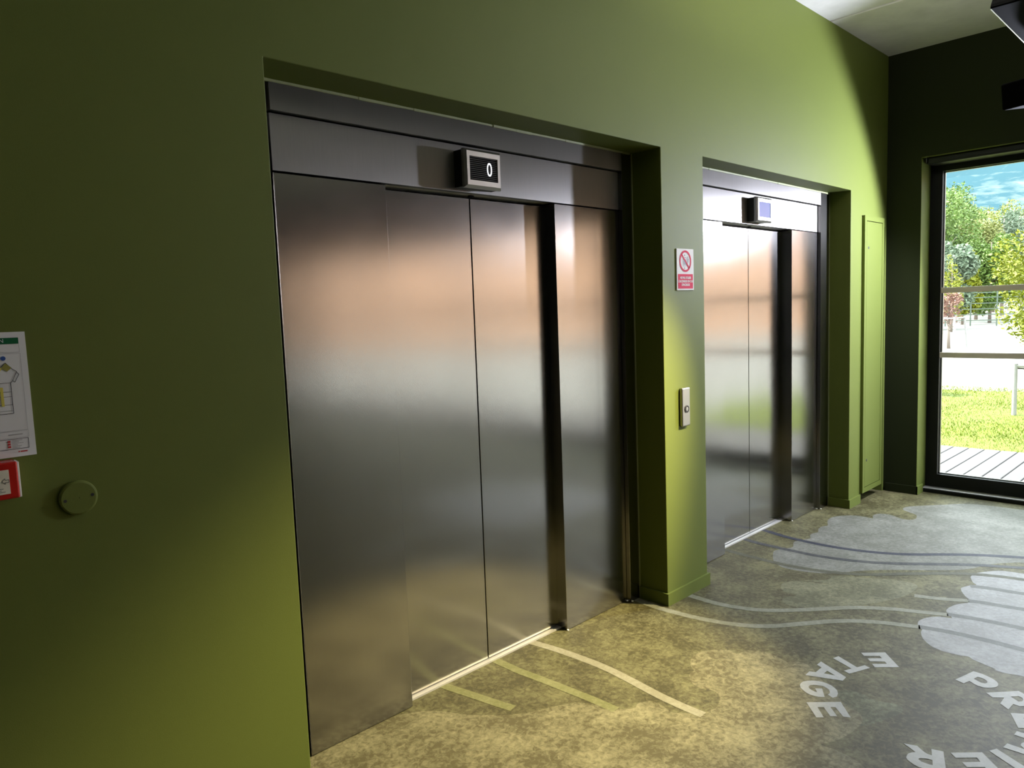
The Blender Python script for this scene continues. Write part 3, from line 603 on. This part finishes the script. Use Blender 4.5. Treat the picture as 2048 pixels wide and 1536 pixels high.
# ------------------------------------------------------------------ manual call point
mc = thing('fire_call_point', 'red square manual fire call point under the evacuation plan', 'alarm', (0.315, 0, 1.225))
box('housing', (0.262, 0.359, -0.050, 0.0, 1.183, 1.2735), 'call_red', mc, bev=0.004, seg=3)
lb = box('label', (0.283, 0.340, -0.0515, -0.049, 1.197, 1.256), 'call_label', mc)
bm = bmesh.new(); yM = -0.0521
arr = [(0.324, 1.2285), (0.3305, 1.2355), (0.3305, 1.2315), (0.3385, 1.2315), (0.3385, 1.2255), (0.3305, 1.2255), (0.3305, 1.2215), (0.324, 1.2285)]
for a, b in zip(arr, arr[1:]): stroke(bm, a, b, 0.0011, yM)
arr2 = [(0.623 - x, z) for x, z in arr]
for a, b in zip(arr2, arr2[1:]): stroke(bm, a, b, 0.0011, yM)
for i, (a, b) in enumerate(((0.298, 0.326), (0.302, 0.322), (0.296, 0.330))): stroke(bm, (a, 1.211 - i*0.004), (b, 1.211 - i*0.004), 0.0012, yM)
finish('arrow_print', bm, 'ink', lb)
bm = bmesh.new(); add_box(bm, 0.356, 0.363, -0.047, -0.012, 1.184, 1.272, 0.001, 1); finish('clear_cover', bm, 'white_plate', mc)

# ------------------------------------------------------------------ hanging fixtures at the upper right
fx = thing('hanging_fixture', 'long black hanging fixture with a rounded end, top right by the ceiling', 'ceiling lamp', (3.75, -1.43, 2.684))
def fixture_body():
    """elongated black housing, rounded upper left end, hung level along the wall"""
    bm = bmesh.new(); r = 0.14
    x0, x1, z0, z1 = 3.40, 4.06, 2.684, 2.95
    prof = [(x1, z0), (x1, z1)]
    prof += [(x0 + 0.085 + r - r*math.sin(t*math.pi/2/8), z1 - r + r*math.cos(t*math.pi/2/8)) for t in range(9)]
    prof += [(x0 + 0.043, z0 + 0.05), (x0 + 0.013, z0 + 0.017), (x0 + 0.004, z0 + 0.004), (x0 + 0.01, z0)]
    F = [bm.verts.new((x, -1.371, z)) for x, z in prof]; B = [bm.verts.new((x, -1.50, z)) for x, z in prof]
    bm.faces.new(F); bm.faces.new(B[::-1])
    for i in range(len(F)):
        j = (i+1) % len(F); bm.faces.new((F[i], B[i], B[j], F[j]))
    return bm
finish('housing', fixture_body(), 'matt_black', fx)
ud = bpy.data.lights.new('added_uplight', 'AREA'); ud.shape = 'RECTANGLE'; ud.size = 0.6; ud.size_y = 0.10; ud.energy = UP_W; ud.color = (1.0, 0.97, 0.92)
uo = bpy.data.objects.new('added_uplight', ud); COL.objects.link(uo); uo.matrix_world = Matrix.Translation((3.75, -1.435, 2.965)) @ Matrix.Rotation(R(180), 4, 'X')   # added light above the housing to brighten the ceiling
box('edge_trim', (3.41, 4.05, -1.3735, -1.3695, 2.682, 2.685), 'alu', fx)
for x in (3.70, 4.0):
    bm = bmesh.new(); add_cyl(bm, (x, -1.44, 2.94), (x, -1.44, HC), 0.006); finish('hanger_rod', bm, 'black_metal', fx)
sp = thing('ceiling_spotlight', 'black angular spotlight head at the right edge, below the hanging fixture', 'spotlight', (3.6, -1.45, 2.35))
bm = bmesh.new(); add_box(bm, 0, 0.21, -0.062, 0.062, -0.05, 0.05, 0.007, 2)
bmesh.ops.transform(bm, matrix=Matrix.Translation((3.5, -1.447, 2.367)) @ Matrix.Rotation(R(-20), 4, 'Z') @ Matrix.Rotation(R(-8), 4, 'Y'), verts=bm.verts)
finish('lamp_head', bm, 'matt_black', sp)
bm = bmesh.new(); add_cyl(bm, (3.66, -1.53, 2.40), (3.66, -1.53, HC), 0.008); finish('stem', bm, 'black_metal', sp)

# added spots outside the frame, true source unseen: the warm one throws the golden pool on the low wall and the carpet
def added_spot(loc, target, power, half, blend, label, col=(1.0, 0.84, 0.46), soft=0.03):
    p = Vector(loc); d = (Vector(target) - p).normalized()
    t = thing('added_spotlight', label, 'spotlight', loc)
    bm = bmesh.new(); add_lathe(bm, p - d*0.10, d, [(0.0, -0.06), (0.035, -0.06), (0.045, -0.04), (0.045, 0.12), (0.041, 0.12), (0.036, 0.08), (0.0, 0.08)], 32)
    finish('lamp_head', bm, 'black_metal', t)  # head of the added spot
    bm = bmesh.new(); add_cyl(bm, p - d*0.10, (p.x - d.x*0.10, p.y - d.y*0.10, HC), 0.009, n=10); finish('stem', bm, 'black_metal', t)
    bm = bmesh.new(); add_lathe(bm, p - d*0.018, d, [(0.0, 0.002), (0.034, 0.0)], 24); finish('lens', bm, 'added_lens_glow', t)  # lens of the added spot
    ld = bpy.data.lights.new('added_light', 'SPOT'); ld.energy = power; ld.color = col; ld.spot_size = R(2*half); ld.spot_blend = blend; ld.shadow_soft_size = soft
    lo = bpy.data.objects.new('added_light', ld); COL.objects.link(lo); lo.location = p + d*0.03; lo.rotation_euler = (-d).to_track_quat('Z', 'Y').to_euler(); lo.parent = t; lo.matrix_parent_inverse = t.matrix_basis.inverted()
added_spot((4.15, -1.43, 2.60), (2.20, 0.0, 0.40), WARM_FILL_W, 23.5, 0.75, 'added warm spotlight out of view above the floor lettering')
added_spot((6.1, -1.30, 2.30), (4.4, 0.0, 1.40), DAY_FILL_W, 67.0, 0.26, 'added floodlight out of view, standing in for window daylight on the elevator wall', (0.90, 0.95, 1.15), 0.05)  # added unseen spot standing in for daylight from the glazed bays

# ------------------------------------------------------------------ outside: deck, lawn, field, planting, fence, hills
deck = struct(box('deck', (6.70, 8.72, -11.0, 2.0, -0.12, -0.055), 'dark_gap'))
me0 = None
y = -0.045 + 0.1435*14
rnd = random.Random(4)
while y > -10.8:
    if me0 is None:
        o = box('deck_board', (6.71, 8.76, -0.138, -0.004, -0.045, -0.012), 'deck_wood', deck, bev=0.003, seg=1); me0 = o.data
        o.location = (0, y, 0)
    else:
        o = bpy.data.objects.new('deck_board', me0); COL.objects.link(o); o.parent = deck; o.location = (0, y, rnd.uniform(-0.001, 0.001))
    y -= 0.1435
struct(box('field', (8.0, 420.0, -1.5, 220.0, -0.30, -0.06), 'field'))
struct(box('forecourt', (8.0, 420.0, -220.0, -1.5, -0.30, -0.065), 'plaza'))
def lawn():
    bm = bmesh.new(); rnd = random.Random(2)
    nx, ny = 26, 60; V = {}
    for i in range(nx+1):
        for j in range(ny+1):
            x = 8.78 + i*0.225; yy = -3.5 + j*0.21
            edge = 0.5*math.sin(yy*1.7) + 0.3*math.sin(yy*4.1)
            x = 8.78 + (x-8.78)*(1 + 0.05*edge)
            V[i, j] = bm.verts.new((x, yy, -0.045 + 0.012*math.sin(x*2.3)*math.cos(yy*1.9) - (0.03 if i == nx else 0)))
    for i in range(nx):
        for j in range(ny): bm.faces.new((V[i, j], V[i+1, j], V[i+1, j+1], V[i, j+1]))
    return struct(finish('lawn', bm, 'grass_soil'))
lawn()
def blades():
    rnd = random.Random(8); vs, fs = [], []
    for k in range(45000):
        x = 8.80 + (rnd.random()**1.3)*6.2; yy = rnd.uniform(-3.0, 4.0)
        h = rnd.uniform(0.008, 0.030)*(1.8 if rnd.random() < 0.04 else 1); a = rnd.uniform(0, 6.283); w = 0.004 + 0.002*rnd.random()
        dx, dy = math.cos(a)*w, math.sin(a)*w; lx, ly = rnd.uniform(-.03, .03), rnd.uniform(-.03, .03)
        n = len(vs); vs += [(x-dx, yy-dy, -0.05), (x+dx, yy+dy, -0.05), (x+lx, yy+ly, -0.04+h)]; fs.append((n, n+1, n+2))
    me = bpy.data.meshes.new('grass_blades'); me.from_pydata(vs, [], fs)
    o = link('grass_blades', me, 'grass_blade'); o['kind'] = 'stuff'; o['label'] = 'short sunlit lawn grass beyond the deck'; o['category'] = 'grass'
    return o
blades()

def leaf_cloud(name, m, parent, centres, n, size, seed, clip=None):
    """small bent leaf cards filling ellipsoids; one joined crown"""
    rnd = random.Random(seed); vs, fs = [], []
    tot = sum(c[3]*c[4]*c[5] for c in centres)
    for c in centres:
        k = max(6, int(n*c[3]*c[4]*c[5]/tot))
        for _ in range(k):
            while True:
                u = Vector((rnd.uniform(-1, 1), rnd.uniform(-1, 1), rnd.uniform(-1, 1)))
                if 0.12 < u.length < 1: break
            p = Vector((c[0]+u.x*c[3], c[1]+u.y*c[4], c[2]+u.z*c[5]))
            if p.z < 0.02: continue
            s = size*rnd.uniform(0.6, 1.35)
            a = Vector((rnd.gauss(0, 1), rnd.gauss(0, 1), rnd.gauss(-0.2, 0.7))).normalized(); b = a.cross(Vector((rnd.gauss(0, 1), rnd.gauss(0, 1), rnd.gauss(0, 1)))).normalized()
            n0 = len(vs)
            vs += [tuple(p - a*s), tuple(p + b*s*0.42), tuple(p + a*s), tuple(p - b*s*0.42)]
            fs.append((n0, n0+1, n0+2, n0+3))
    me = bpy.data.meshes.new(name); me.from_pydata(vs, [], fs)
    o = link(name, me, m, parent); o['kind'] = 'stuff'
    return o
def trunk(parent, base, top, r0, r1, branches=6, seed=0, spread=0.5):
    rnd = random.Random(seed); bm = bmesh.new(); b, t = Vector(base), Vector(top)
    mid = b.lerp(t, 0.5) + Vector((rnd.uniform(-1, 1), rnd.uniform(-1, 1), 0))*(t-b).length*0.015
    add_cyl(bm, b, mid, r0, (r0+r1)/2, 8); add_cyl(bm, mid, t, (r0+r1)/2, r1, 8)
    for i in range(branches):
        f = 0.35 + 0.6*i/max(1, branches); p = b.lerp(t, f); a = rnd.uniform(0, 6.283); L = (t-b).length*spread*(1.1-f)
        add_cyl(bm, p, p + Vector((math.cos(a)*L, math.sin(a)*L, L*0.8)), r1*1.1, r1*0.3, 6)
    return finish('trunk', bm, 'bark', parent, smooth=True)
G = -0.06
def cluster(x, y, z, rx, ry, rz, n, seed, cone=False):
    rnd = random.Random(seed); out = []
    for i in range(n):
        u = Vector((rnd.uniform(-1, 1), rnd.uniform(-1, 1), rnd.uniform(-1, 1)))
        if u.length > 1: u.normalize()
        k = (1 - 0.75*(u.z*0.5+0.5)) if cone else 1
        s = rnd.uniform(0.28, 0.5)
        out.append((x+u.x*rx*0.8*k, y+u.y*ry*0.8*k, z+u.z*rz*0.8, rx*s*(k if cone else 1), ry*s*(k if cone else 1), rz*s*0.75))
    return out
# young lime-green tree with its stake frame, right of the view
yt = thing('young_tree', 'young lime green tree in full leaf, held by a stake frame', 'tree', (12.1, -0.42, G))
trunk(yt, (12.1, -0.42, G), (12.05, -0.45, 2.7), 0.035, 0.012, 9, 3, 0.35)
leaf_cloud('foliage', 'leaf_lime', yt, cluster(12.05, -0.50, 1.75, 1.10, 0.85, 1.05, 26, 5) + cluster(12.1, -0.5, 2.4, 0.5, 0.45, 0.6, 6, 6), 17000, 0.030, 7)
sf = thing('tree_stake_frame', 'grey wooden stake frame around the young lime tree', 'tree stake', (11.8, -0.2, G))
for i, (sx, sy) in enumerate(((11.6, 0.13), (11.75, -0.75), (12.45, -0.25))):
    bm = bmesh.new(); add_cyl(bm, (sx, sy, G-0.1), (sx, sy, 0.66), 0.030, 0.028, 10); finish('stake', bm, 'stake_wood', sf)
for a, b in (((11.6, 0.13), (11.75, -0.75)), ((11.75, -0.75), (12.45, -0.25)), ((12.45, -0.25), (11.6, 0.13))):
    bm = bmesh.new(); add_cyl(bm, (a[0], a[1], 0.63), (b[0], b[1], 0.63), 0.022, n=8); finish('cross_rail', bm, 'stake_wood', sf)
bm = bmesh.new(); add_cyl(bm, (11.6, 0.13, 0.60), (12.1, -0.40, 0.52), 0.010, n=6); finish('tie_strap', bm, 'black_plastic', sf)
# shrub peeping in at the left of the glass
sh = thing('garden_shrub', 'green shrub at the left edge of the glass', 'shrub', (13.6, 1.86, G))
leaf_cloud('foliage', 'leaf_green', sh, cluster(13.6, 1.90, 0.42, 0.40, 0.40, 0.47, 12, 11), 2800, 0.035, 12)
trunk(sh, (13.6, 1.86, G), (13.6, 1.86, 0.6), 0.02, 0.008, 6, 4, 0.5)
# small trees and saplings further back
def tree(name, label, x, y, h, rx, rz, leaf, n, size, seed, cone=False, trunk_h=None, group=None):
    t = thing(name, label, 'tree', (x, y, G), group)
    zc = h - rz
    trunk(t, (x, y, G), (x, y, h*0.85), 0.03 + h*0.012, 0.008 + h*0.003, 7, seed, 0.35)
    leaf_cloud('foliage', leaf, t, cluster(x, y, zc, rx, rx, rz, 22, seed, cone), n, size, seed+1)
    return t
def at(px_slope, d): return (d, -2.1585 + px_slope*d)
x, y = at(0.266, 26); tree('sapling', 'small reddish brown leaved sapling tied to thin stakes', x, y, 1.75, 0.42, 0.55, 'leaf_red', 900, 0.05, 21)
rs = thing('sapling_stakes', 'thin wooden stakes and rails around the reddish sapling', 'tree stake', (x, y, G))
for dx_, dy_ in ((-0.5, 0.35), (-0.6, -0.35), (0.5, 0.4), (0.45, -0.4)):
    bm = bmesh.new(); add_cyl(bm, (x+dx_, y+dy_, G), (x+dx_*0.9, y+dy_*0.8, 0.95), 0.03, n=8); finish('stake', bm, 'stake_wood', rs)
for a, b in (((-0.5, 0.35), (-0.6, -0.35)), ((0.5, 0.4), (0.45, -0.4)), ((-0.6, -0.35), (0.45, -0.4))):
    bm = bmesh.new(); add_cyl(bm, (x+a[0]*0.9, y+a[1]*0.8, 0.9), (x+b[0]*0.9, y+b[1]*0.8, 0.9), 0.025, n=6); finish('rail', bm, 'stake_wood', rs)
x, y = at(0.264, 38); tree('conical_tree', 'small narrow yellow green conical tree near the fence', x, y, 3.6, 0.75, 1.6, 'leaf_lime', 1500, 0.07, 31, cone=True)
# fence of thin rails at the far side of the field
fc = thing('field_fence', 'dark thin railed fence along the far side of the field', 'fence', (45, 9, G))
for i in range(19):
    yy = -2 + i*1.2
    box('post', (44.97, 45.03, yy-0.03, yy+0.03, G, 1.75), 'fence_paint', fc)
for z in (0.25, 0.55, 0.85, 1.15, 1.45, 1.7):
    box('rail', (44.985, 45.015, -2, 19.6, z-0.025, z+0.025), 'fence_paint', fc)
hs = thing('shed', 'low white building behind the fence, partly hidden by trees', 'building', (92, 18, G))
SX, SY = 34, 6.5
box('wall', (56+SX, 60+SX, 8+SY, 15.5+SY, G, 2.5), 'house_white', hs)
bm = bmesh.new()
P = [bm.verts.new((p[0]+SX, p[1]+SY, p[2])) for p in ((55.7, 7.7, 2.45), (60.3, 7.7, 2.45), (60.3, 15.8, 2.45), (55.7, 15.8, 2.45), (58, 8.6, 3.5), (58, 14.9, 3.5))]
for f in ((0, 1, 4), (1, 2, 5, 4), (2, 3, 5), (3, 0, 4, 5), (3, 2, 1, 0)): bm.faces.new([P[i] for i in f])
finish('roof', bm, 'roof_tile', hs)
for yy in (9, 11.5, 14): box('window', (55.95+SX, 56.02+SX, SY+yy-0.5, SY+yy+0.5, 0.9, 1.9), 'window_dark', hs)
TR = [(0.288, 52, 10.8, 2.8, 4.7, 'leaf_green', 'tallest green tree at the left edge of the glass'),
      (0.262, 61, 9.8, 2.3, 4.5, 'leaf_green', 'second green tree, right of the tallest tree'),
      (0.277, 41, 4.6, 1.5, 2.0, 'leaf_grey', 'greyish tree low at the left in front of the fence'),
      (0.247, 74, 10.0, 2.6, 4.7, 'leaf_pale', 'pale green tree in the middle of the view'),
      (0.238, 57, 6.8, 1.5, 3.1, 'leaf_pale', 'loose pale tree right of the middle of the view'),
      (0.221, 80, 10.6, 2.8, 5.0, 'leaf_lime', 'yellow green tree beyond the fence'),
      (0.212, 66, 8.6, 1.9, 4.0, 'leaf_grey', 'grey green tree at the right behind the young tree'),
      (0.186, 72, 9.2, 2.6, 4.3, 'leaf_pale', 'pale tree beyond the right edge of the glass'),
      (0.252, 47.5, 4.0, 0.9, 1.8, 'leaf_lime', 'low yellowish bush-like tree by the fence'),
      (0.224, 50, 5.4, 1.4, 2.5, 'leaf_green', 'low dark green tree by the fence')]
for i, (sl, d, h, rx, rz, lf, lab) in enumerate(TR):
    x, y = at(sl, d); tree('tree', lab, x, y, h, rx, rz, lf, 15000, 0.105, 50+i*3)
# hills
def hills():
    bm = bmesh.new(); rnd = random.Random(3); V = {}; nx, ny = 46, 110
    for i in range(nx+1):
        for j in range(ny+1):
            x = 300 + 1500*(i/nx); yy = -1100 + 3000*(j/ny)
            k = max(0.0, min(1.0, (yy + 150)/350)); k = 0.7 + 0.3*k*k*(3-2*k); z = k*400*(i/nx)**0.85 - 4 + 24*math.sin(yy*0.011 + i*0.3) + 12*math.sin(yy*0.031 - i*0.7)*min(1, i/8) + rnd.uniform(-7, 7)*min(1, i/4)
            V[i, j] = bm.verts.new((x, yy, max(z, -2)))
    for i in range(nx):
        for j in range(ny): bm.faces.new((V[i, j], V[i+1, j], V[i+1, j+1], V[i, j+1]))
    return struct(finish('hills', bm, 'hill', smooth=True))
def hill_mat():
    m = bpy.data.materials.new('hill'); m.use_nodes = True; nt = m.node_tree; b = nt.nodes['Principled BSDF']; b.inputs['Roughness'].default_value = 1.0; b.inputs['Specular IOR Level'].default_value = 0.0
    g = nt.nodes.new('ShaderNodeNewGeometry')
    n = nd(nt, 'ShaderNodeTexNoise', Scale=0.022, Detail=8.0, Roughness=0.66); nt.links.new(g.outputs['Position'], n.inputs['Vector'])
    n2 = nd(nt, 'ShaderNodeTexNoise', Scale=0.16, Detail=4.0); nt.links.new(g.outputs['Position'], n2.inputs['Vector'])
    cr = nd(nt, 'ShaderNodeValToRGB'); e = cr.color_ramp.elements
    e[0].position = 0.50; e[0].color = (0.034, 0.074, 0.092, 1); e[1].position = 0.68; e[1].color = (0.125, 0.155, 0.15, 1)  # bluish distance haze mixed into the forest colours
    mx = nd(nt, 'ShaderNodeMath', operation='MULTIPLY_ADD'); mx.inputs[1].default_value = 0.35; nt.links.new(n2.outputs['Fac'], mx.inputs[0])
    ad = nd(nt, 'ShaderNodeMath', operation='SUBTRACT'); ad.inputs[1].default_value = 0.17; nt.links.new(n.outputs['Fac'], ad.inputs[0]); nt.links.new(ad.outputs[0], mx.inputs[2])
    nt.links.new(mx.outputs[0], cr.inputs[0]); nt.links.new(cr.outputs[0], b.inputs['Base Color']); MATS['hill'] = m
hill_mat(); hills()
# peach rendered building across the yard (seen only as the warm reflection in the steel)
hb = thing('neighbour_building', 'peach rendered building across the yard, right of the view', 'building', (30, -26, G))
q = Matrix.Translation((30, -26, G)) @ Matrix.Rotation(R(45), 4, 'Z')
def qbox(name, b, m, parent):
    bm = bmesh.new(); add_box(bm, *b); bmesh.ops.transform(bm, matrix=q, verts=bm.verts); return finish(name, bm, m, parent)
wl = qbox('wall', (-24, 17, -10, 0, 0, 7.5), 'peach_render', hb); qbox('roof', (-25, 18, -11, 0.8, 7.5, 8.3), 'roof_tile', hb)
for i in range(8):
    for z in (1.0, 4.4): qbox('window', (-21 + i*4.8, -19.7 + i*4.8, -0.05, 0.03, z, z + 1.5), 'window_dark', hb)
